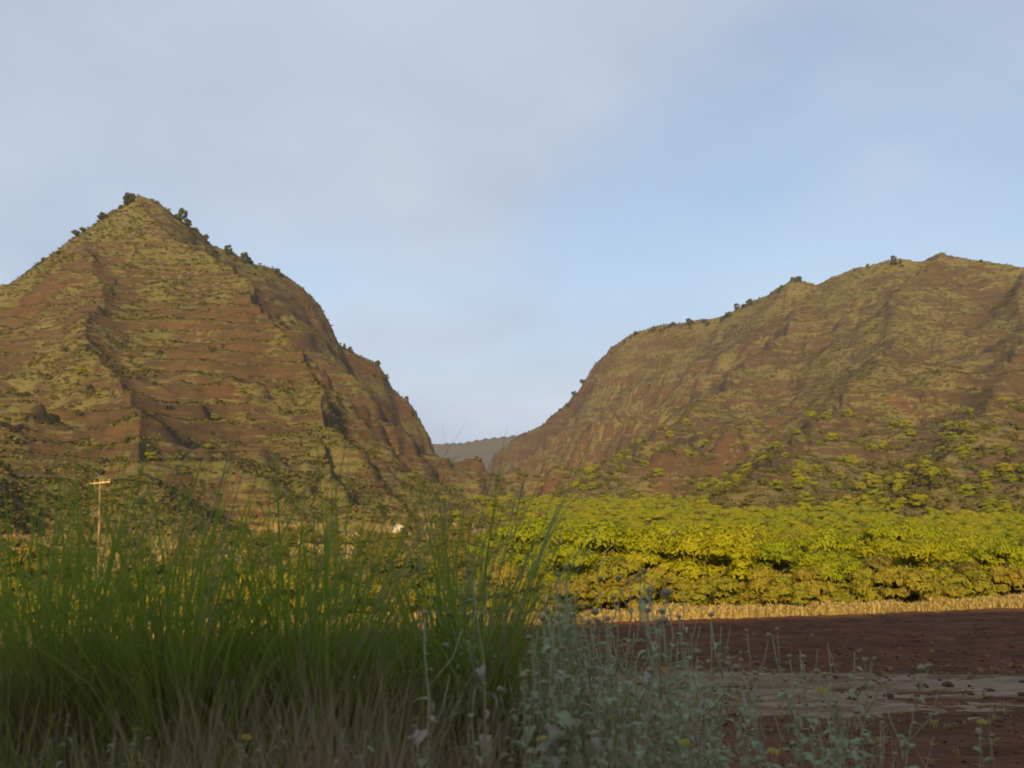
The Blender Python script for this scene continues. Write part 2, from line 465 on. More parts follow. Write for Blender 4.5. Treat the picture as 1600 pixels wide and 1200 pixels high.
from bisect import bisect_left
def tz(x, y):
    """height of the built terrain at x, y (bilinear on the polar grid)"""
    a = math.atan2(x, y); r = math.hypot(x, y)
    i = (a - az[0]) / (az[1] - az[0]); i0 = min(max(int(i), 0), NA - 2); fi = min(max(i - i0, 0), 1)
    j0 = min(max(bisect_left(rr, r) - 1, 0), NR - 2); fj = min(max((r - rr[j0]) / (rr[j0 + 1] - rr[j0]), 0), 1)
    return float((TZ[j0, i0] * (1 - fi) + TZ[j0, i0 + 1] * fi) * (1 - fj) + (TZ[j0 + 1, i0] * (1 - fi) + TZ[j0 + 1, i0 + 1] * fi) * fj)

TH = TZ - floor_z(TX, TY)
def above_floor(x, y):
    i = min(max(int((math.atan2(x, y) - az[0]) / (az[1] - az[0]) + 0.5), 0), NA - 1)
    return float(TH[min(bisect_left(rr, math.hypot(x, y)), NR - 1), i])

def grid_obj(name, x0, x1, nx, y0, y1, ny, zfun, mat, keep=None):
    X, Y = np.meshgrid(np.linspace(x0, x1, nx), np.linspace(y0, y1, ny))
    Z = zfun(X, Y)
    ii = np.arange(nx * ny).reshape(ny, nx)
    f = np.stack([ii[:-1, :-1], ii[:-1, 1:], ii[1:, 1:], ii[1:, :-1]], -1).reshape(-1, 4)
    v = np.stack([X, Y, Z], -1).reshape(-1, 3)
    if keep is not None:
        k = keep(X, Y)[:-1, :-1].ravel(); f = f[k]
        u, inv = np.unique(f, return_inverse=True); v = v[u]; f = inv.reshape(-1, 4)
    return tag(obj(name, mesh_np(name, v, f, mat, True)), kind='structure')

# wide sheet of ground out to the horizon
n = 96
gv = [(0, 0, -1.2)] + [(9000 * math.cos(2 * math.pi * k / n), 9000 * math.sin(2 * math.pi * k / n), -1.2) for k in range(n)]
tag(obj('ground', mesh_np('ground', np.array(gv), [(0, k + 1, (k + 1) % n + 1) for k in range(n)], M['ground'])), kind='structure')

VERGE_Z = 1.3
def verge_z(x, y):
    e = 6.6 + 0.5 * fbm(x, y * 0 + 3.0, 7, 2, 81)
    return VERGE_Z - 1.45 * sstep(e, e + 6.5, y) + 0.05 * fbm(x, y, 1.6, 3, 83)
def field_z(x, y):
    furrow = 0.075 * np.sin((y * 0.87 - x * 0.5 + 0.25 * fbm(x, y, 5, 2, 93)) * 2 * math.pi / 1.5)
    c = 0.10 * fbm(x, y, 1.1, 4, 91, 0.65) + furrow * sstep(27, 31, y)
    return c - 0.35 * sstep(0.3, 1.5, past_edge(x, y))
def track_z(x, y):
    return 0.07 + 0.20 * fbm(x * 0.45, y, 1.5, 5, 95, 0.7) - 0.07 * np.exp(-((y - 23.2) / 0.35) ** 2) - 0.07 * np.exp(-((y - 25.2) / 0.35) ** 2) - 0.22 * sstep(27.0, 30.2, y + 1.8 * fbm(x, y, 6, 4, 97)) - 0.22 * (1 - sstep(19.0, 22.0, y + 1.8 * fbm(x, y, 5, 4, 98)))
grid_obj('verge', -24, 24, 240, -14, 13.4, 150, verge_z, M['verge'])
grid_obj('field', -45, 62, 520, 10.5, 86, 380, field_z, M['field'], lambda x, y: past_edge(x, y) < 1.4)
grid_obj('dirt_track', -28, 32, 460, 18.3, 31.5, 130, track_z, M['track'])
def ground_z(x, y):
    X = np.array([float(x)]); Y = np.array([float(y)])
    if y < 13: return max(float(verge_z(X, Y)[0]), float(field_z(X, Y)[0]) if y > 10.5 else -9)
    if past_edge(x, y) < 0.6: return float(field_z(X, Y)[0])
    return tz(x, y)

# bluff added out of view behind the camera, its crest set to shade the field
def shade_bluff():
    T = math.tan(R(SUN_EL))
    s = Vector((math.sin(R(SUN_AZ)), math.cos(R(SUN_AZ)))); e = Vector((1, 0.57)).normalized(); nrm = Vector((-e.y, e.x))
    D = 62.0                                     # metres from crest line to the field edge, across
    run = D / (s.dot(nrm))
    Hc = run * T + 0.25
    def zf(x, y):
        p = past_edge(x, y) + 2.6 + D            # 0 on the crest line
        k = np.where(p > 0, np.clip(1 - p / 30.0, 0, 1), np.clip(1 + p / 60.0, 0, 1))
        return -1.2 + (Hc + 1.2 + 0.5 * fbm(x, y, 9, 3, 101)) * sstep(0, 1, k)
    return grid_obj('shade_bluff', -190, 120, 220, -170, 12, 130, zf, M['ground'], lambda x, y: (past_edge(x, y) < -1.2 - D + 34) & (past_edge(x, y) > -1.2 - D - 64) & (y < -13.5))
shade_bluff()

# ------------------------------------------------------------------ scattering helper for what nobody could count
def scatter(name, pts, rots, scls, variants, protos, label, cat=None):
    """one object: alike pieces instanced on points"""
    me = bpy.data.meshes.new(name)
    P_ = np.asarray(pts, np.float32)
    me.vertices.add(len(P_)); me.vertices.foreach_set('co', P_.ravel())
    a = me.attributes.new('rot', 'FLOAT_VECTOR', 'POINT'); a.data.foreach_set('vector', np.asarray(rots, np.float32).ravel())
    a = me.attributes.new('scl', 'FLOAT_VECTOR', 'POINT'); a.data.foreach_set('vector', np.asarray(scls, np.float32).ravel())
    a = me.attributes.new('kindex', 'INT', 'POINT'); a.data.foreach_set('value', np.asarray(variants, np.int32))
    o = tag(obj(name, me), label, cat, kind='stuff')
    g = bpy.data.node_groups.new(name, 'GeometryNodeTree')
    g.interface.new_socket('Geometry', in_out='INPUT', socket_type='NodeSocketGeometry')
    g.interface.new_socket('Geometry', in_out='OUTPUT', socket_type='NodeSocketGeometry')
    gi = g.nodes.new('NodeGroupInput'); go = g.nodes.new('NodeGroupOutput')
    def na(nm, ty):
        q = g.nodes.new('GeometryNodeInputNamedAttribute'); q.data_type = ty; q.inputs[0].default_value = nm
        return q.outputs[0]
    r_, s_, k_ = na('rot', 'FLOAT_VECTOR'), na('scl', 'FLOAT_VECTOR'), na('kindex', 'INT')
    er = g.nodes.new('FunctionNodeEulerToRotation'); g.links.new(r_, er.inputs[0])
    jn = g.nodes.new('GeometryNodeJoinGeometry')
    for i, p in enumerate(protos):
        po = bpy.data.objects.new(name + '_piece', p)
        oi = g.nodes.new('GeometryNodeObjectInfo'); oi.inputs['Object'].default_value = po
        ip = g.nodes.new('GeometryNodeInstanceOnPoints')
        cp = g.nodes.new('FunctionNodeCompare'); cp.data_type = 'INT'; cp.operation = 'EQUAL'
        g.links.new(k_, cp.inputs[2]); cp.inputs[3].default_value = i
        g.links.new(gi.outputs[0], ip.inputs['Points']); g.links.new(cp.outputs[0], ip.inputs['Selection'])
        g.links.new(oi.outputs['Geometry'], ip.inputs['Instance'])
        g.links.new(er.outputs[0], ip.inputs['Rotation']); g.links.new(s_, ip.inputs['Scale'])
        g.links.new(ip.outputs[0], jn.inputs[0])
    g.links.new(jn.outputs[0], go.inputs[0])
    md = o.modifiers.new('scatter', 'NODES'); md.node_group = g
    return o

# ------------------------------------------------------------------ trees
M['leaf_bright'] = mat_leaf('leaf_bright', [(0.260, 0.320, 0.006), (0.410, 0.380, 0.008), (0.30, 0.240, 0.012)], 0.6, 0.5)
M['leaf_olive'] = mat_leaf('leaf_olive', [(0.135, 0.150, 0.015), (0.200, 0.165, 0.024), (0.19, 0.125, 0.026)], 0.65, 0.4)
M['leaf_dark'] = mat_leaf('leaf_dark', [(0.050, 0.060, 0.018), (0.080, 0.080, 0.024), (0.045, 0.045, 0.018)], 0.65, 0.2)
M['leaf_shrub'] = mat_leaf('leaf_shrub', [(0.280, 0.220, 0.020), (0.220, 0.235, 0.014), (0.28, 0.18, 0.03)], 0.7, 0.4)
def mat_bark():
    t = NT('bark', 0.9)
    tc = t.new('ShaderNodeTexCoord')
    mp = t.new('ShaderNodeMapping'); t.link(tc.outputs['Object'], mp.inputs[0]); mp.inputs['Scale'].default_value = (6, 6, 1.2)
    a = t.noise(2.0, 5, 0.7, mp.outputs[0])
    t.color(t.mix(t.ramp(a, 0.35, 0.65), (0.07, 0.045, 0.028), (0.17, 0.12, 0.08))); t.bump(a, 0.8, 0.03)
    return t.m
M['bark'] = mat_bark()

def crown_mesh(name, seed, rx, rz, zc, lobes, per, leaf, mat, flat=0.65):
    """foliage: leaf sprays on the outside of many uneven lobes"""
    rng = np.random.default_rng(seed)
    vs_, n_ = [], 0
    cen = []
    for k in range(lobes):
        a = rng.uniform(0, 2 * math.pi); q = rng.uniform(0.15, 1.0) ** 0.6
        h = rng.uniform(-0.9, 1.0)
        rad = math.sqrt(max(0.05, 1 - h * h * 0.8))
        cen.append((math.cos(a) * q * rx * 0.78 * rad, math.sin(a) * q * rx * 0.78 * rad, zc + h * rz * 0.75, rng.uniform(0.22, 0.42) * rx))
    out = []
    for (cx, cy, cz, lr) in cen:
        m = int(per * (lr / (0.32 * rx)) ** 2)
        d = rng.normal(size=(m, 3)); d /= np.linalg.norm(d, axis=1)[:, None]
        d[:, 2] = np.where(d[:, 2] < -0.25, -d[:, 2] * 0.6, d[:, 2])
        rr_ = lr * rng.uniform(0.62, 1.08, m) ** 0.8
        p = np.stack([cx + d[:, 0] * rr_, cy + d[:, 1] * rr_, cz + d[:, 2] * rr_ * flat], 1)
        nrm = d + rng.normal(scale=0.28, size=(m, 3)); nrm[:, 2] += 0.05
        nrm /= np.linalg.norm(nrm, axis=1)[:, None]
        u = np.cross(nrm, rng.normal(size=(m, 3))); u /= np.linalg.norm(u, axis=1)[:, None]
        w = np.cross(nrm, u)
        sz = leaf * rng.uniform(0.6, 1.35, m)[:, None]
        out.append(np.stack([p - u * sz, p + w * sz * 0.42 + nrm * sz * 0.12, p + u * sz, p - w * sz * 0.42 + nrm * sz * 0.12], 1))
    q = np.concatenate(out).reshape(-1, 3)
    q[:, 2] = np.maximum(q[:, 2], 0.08)
    return mesh_np(name, q, np.arange(len(q)).reshape(-1, 4), mat)
def trunk_mesh(name, seed, h, r, spread, stems=2):
    rng = random.Random(seed); mb = MB()
    for s_ in range(stems):
        a = rng.uniform(0, 6.28); lean = rng.uniform(0.1, 0.35)
        pts = [Vector((0.08 * math.cos(a), 0.08 * math.sin(a), -0.3))]
        for k in range(1, 5):
            t = k / 4
            pts.append(Vector((math.cos(a) * lean * h * t + rng.uniform(-.1, .1), math.sin(a) * lean * h * t + rng.uniform(-.1, .1), h * 0.62 * t)))
        mb.tube(pts, [r * (1 - 0.16 * k) for k in range(5)], 6)
        for b in range(4):
            p0 = pts[2 + b % 3]; a2 = a + rng.uniform(-2, 2)
            p1 = p0 + Vector((math.cos(a2) * spread * 0.35, math.sin(a2) * spread * 0.35, h * 0.16))
            p2 = p1 + Vector((math.cos(a2 + .3) * spread * 0.3, math.sin(a2 + .3) * spread * 0.3, h * 0.13))
            mb.tube([p0, p1, p2], [r * 0.45, r * 0.3, r * 0.12], 5)
    return mb.mesh(name, M['bark'], True)

def tree_kind(n, seed, rx, rz, zc, lobes, per, leaf, mat, h, r):
    return [(crown_mesh('crown', seed + k, rx * (0.9 + 0.07 * k), rz, zc, lobes, per, leaf, mat), trunk_mesh('trunk', seed + k, h, r, rx)) for k in range(n)]
K_BRIGHT = tree_kind(5, 300, 3.2, 2.3, 2.2, 34, 270, 0.17, M['leaf_bright'], 4.8, 0.16)
K_OLIVE = tree_kind(4, 340, 2.6, 1.9, 2.3, 24, 180, 0.19, M['leaf_olive'], 4.2, 0.14)
K_SHRUB = tree_kind(4, 380, 1.5, 0.85, 0.85, 18, 110, 0.15, M['leaf_shrub'], 1.6, 0.05)
K_DARK = tree_kind(4, 420, 2.1, 1.9, 1.6, 18, 90, 0.34, M['leaf_dark'], 3.4, 0.13)

def plant_tree(name, kind, k, x, y, z, sc, rz, label, cat, group, sz=1.0):
    e = empty(name, (x, y, z), rz, 1.0); e.scale = (sc, sc, sc * sz)
    cm, tm = kind[k % len(kind)]
    obj('trunk', tm, e); obj('crown', cm, e)
    return tag(e, label, cat, group)

rng = random.Random(11)
# wood beyond the field: dense on the right, thinning out to dry grass on the left
cells = []
for gy in range(0, 136):
    for gx in range(-60, 60):
        x = gx * 4.4 + rng.uniform(-1.7, 1.7); y = 46 + gy * 4.4 + rng.uniform(-1.7, 1.7)
        if abs(x) > y * 0.60 + 6: continue
        p = past_edge(x, y)
        if p < 6.0 or y > 640 or (y > 520 and not -0.07 < x / y < 0.25): continue
        r_ = math.hypot(x, y)
        if (hh_ := above_floor(x, y)) > 1.5 and rng.random() < min(1.0, (0.10 + hh_ / 62.0 if x > -0.05 * y else 0.8 + hh_ / 38.0)): continue
        px = 800 + x / y * FPX
        dn = 0.97 if px > 880 else 0.97 - 0.68 * min(1, (880 - px) / 200)
        dn *= 1 - 0.4 * sstep(230, 420, np.array(y))
        if rng.random() > dn: continue
        cells.append((r_, x, y, px))
cells.sort()
IND = 270
for i, (r_, x, y, px) in enumerate(cells[:IND]):
    bright = px > 860 + rng.uniform(-160, 60) and rng.random() < 0.86
    sc = rng.choice([rng.uniform(0.5, 0.85), rng.uniform(0.8, 1.2), rng.uniform(1.0, 1.35)]) * (1.0 if bright else 0.7)
    if past_edge(x, y) < 11: sc = min(sc, 0.95)
    p = past_edge(x, y)
    row = 'in the front row right behind the brownish shrubs' if p < 12 else 'a few rows back from the field edge' if p < 28 else 'deep in the wood, far behind the field edge'
    big = 'tall spreading' if sc > 1.05 else 'middling rounded' if sc > 0.75 else 'low stunted'
    if bright:
        plant_tree('broadleaf_tree', K_BRIGHT, rng.randrange(5), x, y, tz(x, y) - 0.05, sc, rng.uniform(0, 6.28), big + ' yellow-green tree ' + row, 'tree', big + ' yellow-green trees ' + row, rng.uniform(0.8, 1.1))
    else:
        plant_tree('scrub_tree', K_OLIVE, rng.randrange(4), x, y, tz(x, y) - 0.05, sc, rng.uniform(0, 6.28), big + ' olive scrub tree, ' + row, 'tree', big + ' olive scrub trees ' + row, rng.uniform(0.75, 1.05))
pt, ro, sl, va = [], [], [], []
for (r_, x, y, px) in cells[IND:]:
    bright = px > 860 + rng.uniform(-160, 60) and rng.random() < (0.75 if above_floor(x, y) < 3 else 0.3)
    sc = rng.uniform(0.6, 1.1) * (0.95 if bright else 0.8)
    pt.append((x, y, tz(x, y) - 0.1)); ro.append((0, 0, rng.uniform(0, 6.28))); sl.append((sc, sc, sc * rng.uniform(0.75, 1.05)))
    va.append(rng.randrange(3) if bright else 3 + rng.randrange(3))
scatter('distant_wood', pt, ro, sl, va, [K_BRIGHT[0][0], K_BRIGHT[1][0], K_BRIGHT[2][0], K_OLIVE[0][0], K_OLIVE[1][0], K_OLIVE[2][0]], 'distant green wood merging up the valley floor to the hill feet', 'wood')

# brownish shrubs in front of the wood, along the dry grass
for k in range(96):
    x = -26 + k * 0.78 + rng.uniform(-0.6, 0.6); pp = rng.uniform(2.4, 6.4)
    y = edge_y(x) + pp * 1.15
    if abs(x) > y * 0.58: continue
    sc = rng.uniform(0.7, 1.45); szn = 'broad' if sc > 1.2 else 'middling' if sc > 0.95 else 'small'
    wh_ = 'at the very edge of the dry grass strip' if pp < 3.8 else 'wedged between the dry grass strip and the wood' if pp < 5.1 else 'under the front trees of the wood'
    plant_tree('shrub', K_SHRUB, rng.randrange(4), x, y, tz(x, y) - 0.03, sc, rng.uniform(0, 6.28), szn + ' brownish green shrub ' + wh_, 'shrub', szn + ' shrubs ' + wh_, rng.uniform(0.7, 1.2))

# dark shrubs standing up on the crests
crest = [(20, 460), (45, 436), (88, 400), (100, 385), (140, 350), (172, 328), (182, 322), (192, 316), (205, 309), (262, 328), (268, 326), (285, 345), (302, 358), (318, 365), (338, 380), (352, 388), (362, 390), (372, 398), (382, 404), (420, 418), (448, 428), (498, 474), (512, 500), (540, 540), (552, 546), (584, 558), (600, 580), (634, 620), (655, 650), (668, 676)]
def drop(px, py_hint, lo, hi):
    """walk a line of sight out over the terrain and return the first ground it meets at or above the pixel"""
    u = math.atan((px - 800) / FPX / math.cos(0))
    best = None
    for r in np.arange(lo, hi, 2.0):
        x = r * math.sin(u); y = r * math.cos(u); z = tz(x, y)
        el = (z - EYE) / y
        if best is None or el > best[0]: best = (el, x, y, z)
    return best
for (px, py) in [(p_ + rng.uniform(-9, 9), q_) for p_, q_ in crest for _ in range(rng.choice([0, 1, 1, 2, 3]))]:
    el, x, y, z = drop(px, py, 430, 800)
    y -= rng.uniform(0, 6)
    plant_tree('crest_shrub', K_DARK, rng.randrange(4), x, y - 1.0, tz(x, y - 1.0) - 0.6, rng.uniform(0.3, 1.0) ** 1.5 * 1.2 + 0.3, rng.uniform(0, 6.28), 'small dark tree standing on the crest of the steep pyramid hill', 'tree', 'dark trees on the pyramid hill crest', rng.uniform(0.7, 1.7))
crest2 = [(852, 650), (866, 640), (880, 634), (905, 605), (918, 585), (935, 562), (950, 548), (985, 518), (1000, 512), (1020, 508), (1040, 504), (1058, 500), (1075, 500), (1090, 498), (1110, 496), (1130, 490), (1142, 486), (1155, 480), (1165, 474), (1180, 464), (1190, 462), (1206, 446), (1226, 434), (1258, 438), (1372, 402), (1420, 402), (1430, 400), (1560, 404)]
for (px, py) in [(p_ + rng.uniform(-10, 10), q_) for p_, q_ in crest2 for _ in range(rng.choice([0, 1, 1, 2, 3]))]:
    el, x, y, z = drop(px, py, 600, 1250)
    y -= rng.uniform(0, 9)
    plant_tree('crest_shrub', K_DARK, rng.randrange(4), x, y - 1.5, tz(x, y - 1.5) - 0.8, rng.uniform(0.3, 1.0) ** 1.5 * 1.5 + 0.35, rng.uniform(0, 6.28), 'small dark tree standing on the crest of the long right-hand ridge'.replace('right-hand ', 'stepped '), 'tree', 'dark trees on the long ridge crest', rng.uniform(0.8, 1.2))

for k in range(70):
    t = rng.random(); px = 265 + 190 * t + rng.uniform(-15, 15)
    el, x, y, z = drop(px, 0, 430, 800)
    y2 = y - rng.uniform(8, 60) * (0.5 + t); x2 = x * y2 / y
    plant_tree('thicket_bush', K_DARK, rng.randrange(4), x2, y2, tz(x2, y2) - 0.4, rng.uniform(0.4, 1.0), rng.uniform(0, 6.28), 'dark bush in the thicket just below the pyramid hill crest', 'bush', 'dark thicket below the pyramid hill crest', 0.85)
# bushes dotted over the two hill faces
nf = 0
vis_r = {}
for tries in range(6000):
    if nf >= 130: break
    i = rng.randrange(NA); j = rng.randrange(NR)
    c = TC[j, i]
    if c not in (L, RT): continue
    x, y, z = TX[j, i], TY[j, i], TZ[j, i]
    if abs(x) > 0.54 * y: continue
    if j < 3 or TZ[j, i] - TZ[j - 3, i] < 0.6: continue           # faces the camera
    gully = fbm(np.array([x]), np.array([y]), 60, 3, 201)[0]
    if gully < 0.12: continue
    nf += 1
    if rng.random() < 0.72:
        plant_tree('hillside_bush', K_DARK, rng.randrange(4), x, y, z - 0.4, rng.uniform(0.3, 0.75), rng.uniform(0, 6.28), 'small dark green bush clinging to the ' + ('pyramid hill face' if c == L else 'broad ridge face'), 'bush', 'bushes on the pyramid hill' if c == L else 'bushes on the broad ridge', 0.8)
    else:
        plant_tree('hillside_bush', K_BRIGHT, rng.randrange(5), x, y, z - 0.4, rng.uniform(0.3, 0.7), rng.uniform(0, 6.28), 'small fresh green bush on the ' + ('pyramid hill face' if c == L else 'broad ridge face'), 'bush', 'fresh green bushes on the pyramid hill' if c == L else 'fresh green bushes on the broad ridge', 0.8)

# ------------------------------------------------------------------ grass tufts over the hills and the dry valley floor
M['tuft'] = mat_leaf('dry_tuft', [(0.175, 0.138, 0.040), (0.135, 0.125, 0.032), (0.200, 0.150, 0.050)], 0.8, 0.2)
M['straw'] = mat_leaf('straw', [(0.48, 0.36, 0.12), (0.54, 0.41, 0.15), (0.40, 0.28, 0.10)], 0.8, 0.25)
def tuft_mesh(name, seed, nb, h, w, mat, spread=0.5):
    r_ = random.Random(seed); mb = MB()
    for b in range(nb):
        a = r_.uniform(0, 6.28); lean = r_.uniform(0.1, spread) ; hh = h * r_.uniform(0.6, 1.15); q = r_.uniform(0, 0.3)
        d = Vector((math.cos(a), math.sin(a), 0)); s_ = Vector((-d.y, d.x, 0))
        p0 = d * q * h; p1 = p0 + d * lean * hh * 0.5 + Vector((0, 0, hh * 0.7)); p2 = p1 + d * lean * hh + Vector((0, 0, hh * 0.18))
        mb.strip([p0, p1, p2], [w * 0.6, w, w * 0.2], s_)
    return mb.mesh(name, mat)
T_HILL = [tuft_mesh('grass_tuft', 500 + k, 18, 0.8, 0.15, M['tuft'], 0.5) for k in range(4)]
T_STRAW = [tuft_mesh('straw_tuft', 520 + k, 22, 0.42, 0.022, M['straw'], 0.7) for k in range(4)]
nrng = np.random.default_rng(5)
cand = np.argwhere((TC == L) | (TC == RT))
dist = RRr[cand[:, 0], cand[:, 1]]
keep = (dist < 1080) & (TT[cand[:, 0], cand[:, 1]] > 0.5) & (np.abs(TX[cand[:, 0], cand[:, 1]]) < 0.6 * TY[cand[:, 0], cand[:, 1]])
cand = cand[keep]
wgt = RRr[cand[:, 0], cand[:, 1]]; wgt = wgt / wgt.sum()
sel = cand[nrng.choice(len(cand), 60000, replace=True)]
X_ = TX[sel[:, 0], sel[:, 1]]; Y_ = TY[sel[:, 0], sel[:, 1]]; Z_ = TZ[sel[:, 0], sel[:, 1]] - 0.15
n_ = len(sel)
s0 = nrng.uniform(0.8, 2.6, n_)
scatter('hill_grass', np.stack([X_, Y_, Z_], 1), np.stack([np.zeros(n_), np.zeros(n_), nrng.uniform(0, 6.28, n_)], 1), np.stack([s0, s0, s0 * 0.45], 1), nrng.integers(0, 4, n_), T_HILL, 'dry olive grass tufts covering the ledges of both hills', 'grass')
# sunlit strip of dry grass at the far edge of the field, and dry grass between the scrub trees
pt, ro, sl, va = [], [], [], []
for k in range(9000):
    x = rng.uniform(-36, 52); pp = rng.random() ** 1.4 * 4.2 + 0.1
    y = edge_y(x) + pp * 1.15
    if abs(x) > y * 0.6: continue
    if float(vnoise(np.array([x * 0.35 + 9]), np.array([pp * 0.9]), 8)[0]) < 0.30: continue
    s_ = rng.uniform(0.6, 1.25); hv_ = 0.55 + 0.8 * float(vnoise(np.array([x * 0.6]), np.array([pp * 0.5]), 3)[0])
    pt.append((x, y, tz(x, y) - 0.03)); ro.append((0, 0, rng.uniform(0, 6.28))); sl.append((s_, s_, s_ * hv_ * rng.uniform(0.5, 1.2))); va.append(rng.randrange(4))
scatter('dry_grass_strip', pt, ro, sl, va, T_STRAW, 'golden dry grass strip along the far edge of the ploughed field', 'grass')
pt, ro, sl, va = [], [], [], []
for k in range(16000):
    y = 52 + 250 * rng.random() ** 1.3; x = rng.uniform(-0.58, 0.2) * y
    if past_edge(x, y) < 5 or above_floor(x, y) > 3: continue
    s_ = rng.uniform(0.8, 2.2)
    pt.append((x, y, tz(x, y) - 0.05)); ro.append((0, 0, rng.uniform(0, 6.28))); sl.append((s_, s_, s_ * 0.8)); va.append(rng.randrange(4))
scatter('valley_grass', pt, ro, sl, va, T_STRAW, 'straw-coloured grass between the scrub trees of the valley floor', 'grass')

# ------------------------------------------------------------------ utility pole and hut
def mat_wood(name, c0, c1):
    t = NT(name, 0.8)
    tc = t.new('ShaderNodeTexCoord')
    mp = t.new('ShaderNodeMapping'); t.link(tc.outputs['Object'], mp.inputs[0]); mp.inputs['Scale'].default_value = (9, 9, 0.7)
    a = t.noise(2.0, 5, 0.7, mp.outputs[0])
    t.color(t.mix(t.ramp(a, 0.3, 0.7), c0, c1)); t.bump(a, 0.5, 0.02)
    return t.m
M['pole'] = mat_wood('weathered_pole', (0.20, 0.13, 0.06), (0.28, 0.18, 0.085))
M['arm'] = mat_wood('crossarm_wood', (0.42, 0.28, 0.10), (0.55, 0.38, 0.15))
M['insul'] = NT('glazed_insulator', 0.3).m; M['insul'].node_tree.nodes['Principled BSDF'].inputs['Base Color'].default_value = (0.45, 0.32, 0.16, 1)
q = unproj(165, 752, 105)
pz = tz(q[0], 105)
pole = empty('utility_pole', (q[0], 105, pz), R(-14))
pole.rotation_euler = (0, R(-3.5), R(-14))
tag(pole, 'wooden utility pole with a single sunlit crossarm below the pyramid hill', 'utility pole')
ph = q[2] - pz
mb = MB(); mb.tube([(0, 0, -0.6), (0, 0, ph * 0.5), (0, 0, ph + 0.25)], [0.16, 0.135, 0.11], 10); obj('pole', mb.mesh('pole', M['pole'], True), pole)
mb = MB(); mb.box((0, -0.20, ph - 0.15), (2.7, 0.13, 0.17)); arm = obj('crossarm', mb.mesh('crossarm', M['arm']), pole)
for s_ in (-1, 1):
    mb = MB(); mb.tube([(s_ * 0.62, -0.20, ph - 0.2), (s_ * 0.03, -0.18, ph - 0.95)], [0.028, 0.028], 5); obj('brace', mb.mesh('brace', M['pole']), pole)
for xx in (-1.2, -0.5, 0.5, 1.2):
    mb = MB(); mb.tube([(xx, -0.20, ph - 0.08), (xx, -0.20, ph + 0.02), (xx, -0.20, ph + 0.06), (xx, -0.20, ph + 0.12), (xx, -0.20, ph + 0.17)], [0.02, 0.02, 0.055, 0.06, 0.03], 8)
    obj('insulator', mb.mesh('insulator', M['insul'], True), arm)
M['white'] = mat_soil('white_paint', (0.40, 0.36, 0.27), (0.45, 0.41, 0.32), (0.32, 0.28, 0.2), 0.8, 5.0, 0.005)
M['roof'] = mat_soil('pale_roof', (0.40, 0.36, 0.29), (0.45, 0.41, 0.34), (0.30, 0.26, 0.2), 0.8, 4.0, 0.01)
M['dark'] = NT('dark_glass', 0.2).m; M['dark'].node_tree.nodes['Principled BSDF'].inputs['Base Color'].default_value = (0.03, 0.03, 0.03, 1)
q = unproj(622, 826, 240); hz = tz(q[0], 240)
hut = empty('hut', (q[0], 240, hz), R(18), 0.8); tag(hut, 'small whitewashed hut with pale gable roof among the valley scrub', 'hut')
wh = max(q[2] - hz - 0.6, 2.6)
mb = MB(); mb.box((0, 0, wh / 2 - 0.4), (3.4, 3.6, wh + 0.8)); obj('wall', mb.mesh('wall', M['white']), hut)
mb = MB(); v0 = len(mb.v)
for yy in (-2.1, 2.1):
    mb.v += [Vector((-2.05, yy, wh - 0.1)), Vector((0, yy, wh + 1.1)), Vector((2.05, yy, wh - 0.1)), Vector((2.05, yy, wh - 0.25)), Vector((0, yy, wh + 0.93)), Vector((-2.05, yy, wh - 0.25))]
mb.f += [(0, 6, 7, 1), (1, 7, 8, 2), (2, 8, 9, 3), (3, 9, 10, 4), (4, 10, 11, 5), (5, 11, 6, 0), (0, 1, 4, 5), (1, 2, 3, 4), (6, 11, 10, 7), (7, 10, 9, 8)]
obj('roof', mb.mesh('roof', M['roof']), hut)
mb = MB(); mb.v += [Vector((-1.7, -1.8, wh - 0.02)), Vector((1.7, -1.8, wh - 0.02)), Vector((0, -1.8, wh + 0.95)), Vector((-1.7, 1.8, wh - 0.02)), Vector((1.7, 1.8, wh - 0.02)), Vector((0, 1.8, wh + 0.95))]
mb.f += [(0, 1, 2), (3, 5, 4)]; obj('gable', mb.mesh('gable', M['white']), hut)
mb = MB(); mb.box((-0.6, -1.82, 1.0), (0.85, 0.06, 2.0)); obj('door', mb.mesh('door', M['pole']), hut)
mb = MB(); mb.box((0.85, -1.82, 1.4), (0.8, 0.05, 0.8)); obj('window', mb.mesh('window', M['dark']), hut)

# ------------------------------------------------------------------ stones and clods on the dirt track
def stone_mesh(seed):
    r_ = random.Random(seed)
    import bmesh
    bm = bmesh.new(); bmesh.ops.create_icosphere(bm, subdivisions=2, radius=0.5)
    ox = r_.uniform(0, 50)
    for v in bm.verts:
        c = v.co
        k = 0.75 + 0.5 * vnoise(np.array([c.x * 2.3 + ox]), np.array([c.y * 2.3 + c.z * 1.9]), seed)[0]
        v.co = Vector((c.x * k, c.y * k * 0.85, c.z * k * 0.62))
    me = bpy.data.meshes.new('stone'); bm.to_mesh(me); bm.free(); me.materials.append(M['stone'])
    return me
STN = [stone_mesh(600 + k) for k in range(6)]
def surf(x, y):
    X = np.array([float(x)]); Y = np.array([float(y)])
    z = float(field_z(X, Y)[0]) if y > 10.5 else -9
    if 18.3 < y < 31.5: z = max(z, float(track_z(X, Y)[0]))
    if y < 13.4: z = max(z, float(verge_z(X, Y)[0]))
    return z
